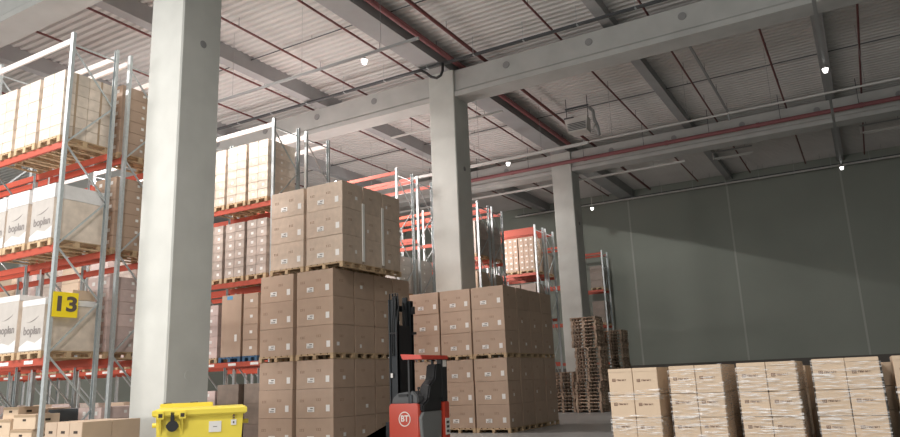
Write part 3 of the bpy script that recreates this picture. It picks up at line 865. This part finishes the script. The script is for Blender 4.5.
# ------------------------------------------------------------------ pallets of tan cartons at the right
def brand_mark():
    def f():
        b = MB(); r = random.Random(4)
        b.box(-.105, -.003, -.018, -.062, 0, .018)
        x = -.045
        for k in range(7):
            w = r.uniform(.010, .018); h = r.choice((.010, .010, .016))
            b.box(x, -.003, -.010, x+w*.35, 0, h); b.box(x+w*.35, -.003, r.choice((-.010, .003)), x+w, 0, r.choice((.004, .010))); x += w+.004
        return b.mesh('printed_mark', M['inkbrown'])
    return cached('brand', f)


def brand_dots():
    def f():
        b = MB()
        for x in (-.095, -.079):
            for z in (-.010, .004): b.box(x, -.0045, z, x+.008, -.003, z+.007)
        return b.mesh('mark_cells', M['tan'])
    return cached('bdots', f)


HT = (.288, .623, .958, 1.293)
for k, xl in enumerate((-3.56, -2.64, -1.69, -.735, .20)):
    who = ('leftmost', 'second', 'third', 'fourth', 'rightmost')[k]
    where = '%s tan stack at right' % who
    yy = 10.9+random.uniform(-.03, .03)
    w = (.755, .745, .765, .795, .79)[k]
    for q in range(2):
        pallet(xl-.01, yy, q*.144, w+.02, 1.2, '%s wooden pallet under the %s' % (('lower', 'upper')[q], where), 'pallets under the tan stacks')
    cw, cd = w/2, .6
    for r in range(4):
        h = .332 if r < 3 else .385+(.0, .004, .006, .016, .016)[k]
        for i in range(2):
            for j in range(2):
                t = thing('tan_carton', 'tan carton, %s row %s %s, %s' % (layer_word(r, 4), ('front', 'rear')[j], ('left', 'right')[i], where), 'carton',
                          (xl+i*cw+.003+random.uniform(-.002, .002), yy+j*cd+.003+random.uniform(-.002, .002), HT[r]), random.uniform(-.003, .003), 'tan cartons at the right')
                put('body', box_mesh(cw-.010, cd-.012, h-.003, 'tan', .005), t)
                if r == 3:
                    put('lid', cached(('lid', cw), lambda: MB().box(-.001, -.004, 0, cw-.009, cd-.011, .055, .004).mesh('lid', M['tan'])), t, (0, 0, h-.052))
                if j == 0:
                    mk = put('printed_mark', brand_mark(), t, (cw*.48, -.001, h*(.60 if r < 3 else .55)+random.uniform(-.01, .01)))
                    mk.scale = (1.2, 1, 1.25); put('mark_cells', brand_dots(), mk)
    # stretch film: crumpled bands around the upper rows
    b = MB(); rr = random.Random(40+k)
    bands = ((.68, .98), (.90, 1.24), (1.16, 1.50), (1.36, 1.66)) if k in (1, 2, 3) else ((.72, 1.0), (1.20, 1.36))
    for bi, (za, zb) in enumerate(bands):
        tl = rr.uniform(-.10, .10); N = 16
        xs = [xl-.012+(w+.024)*i/N for i in range(N+1)]
        f_ = [(x, yy-.014-bi*.004-rr.uniform(0, .006), za+tl*(i/N-.5)+rr.uniform(-.008, .008), zb+tl*(i/N-.5)+rr.uniform(-.008, .008)) for i, x in enumerate(xs)]
        s_ = [(xl+w+.016+rr.uniform(0, .006), yy+1.2*i/6, za+tl*.5-tl*i/6+rr.uniform(-.01, .01), zb+tl*.5-tl*i/6+rr.uniform(-.01, .01)) for i in range(7)]
        l_ = [(xl-.016, yy+1.2*i/4, za-tl*.5+tl*i/4, zb-tl*.5+tl*i/4) for i in range(4, -1, -1)]
        path = l_+f_+s_
        rows = []
        for (x, y, z0, z1) in path:
            rows.append([b.bm.verts.new((x, y-(.006 if q % 2 else 0)*rr.random(), z0+(z1-z0)*q/4)) for q in range(5)])
        for a in range(len(rows)-1):
            for q in range(4): b.bm.faces.new([rows[a][q], rows[a+1][q], rows[a+1][q+1], rows[a][q+1]])
    o = b.obj('stretch_wrap', M['filmsheet'])
    tag(o, 'shiny crumpled stretch film around the %s' % where, 'plastic film', 'stretch film on the tan stacks')

# second row of tan stacks standing behind the first
for k, xl in enumerate((-3.52, -2.60, -1.66, -.70, .085)):
    who = ('leftmost', 'second', 'third', 'fourth', 'rightmost')[k]
    where = 'stack behind the %s tan stack' % who
    for q in range(2):
        pallet(xl-.01, 12.22, q*.144, .77, 1.2, '%s wooden pallet under the %s' % (('lower', 'upper')[q], where), 'pallets under the rear tan stacks')
    for r in range(4):
        for i in range(2):
            t = thing('tan_carton', 'tan carton, %s row %s, %s' % (layer_word(r, 4), ('left', 'right')[i], where), 'carton', (xl+i*.377, 12.24, HT[r]), 0, 'tan cartons in the rear stacks')
            put('body', box_mesh(.370, 1.17, .330, 'tan', .005), t)
            put('packing_tape', plate('packing_tape', .05, .325, 'tape', 'x'), t, (.370, .6, .165)) if i else None
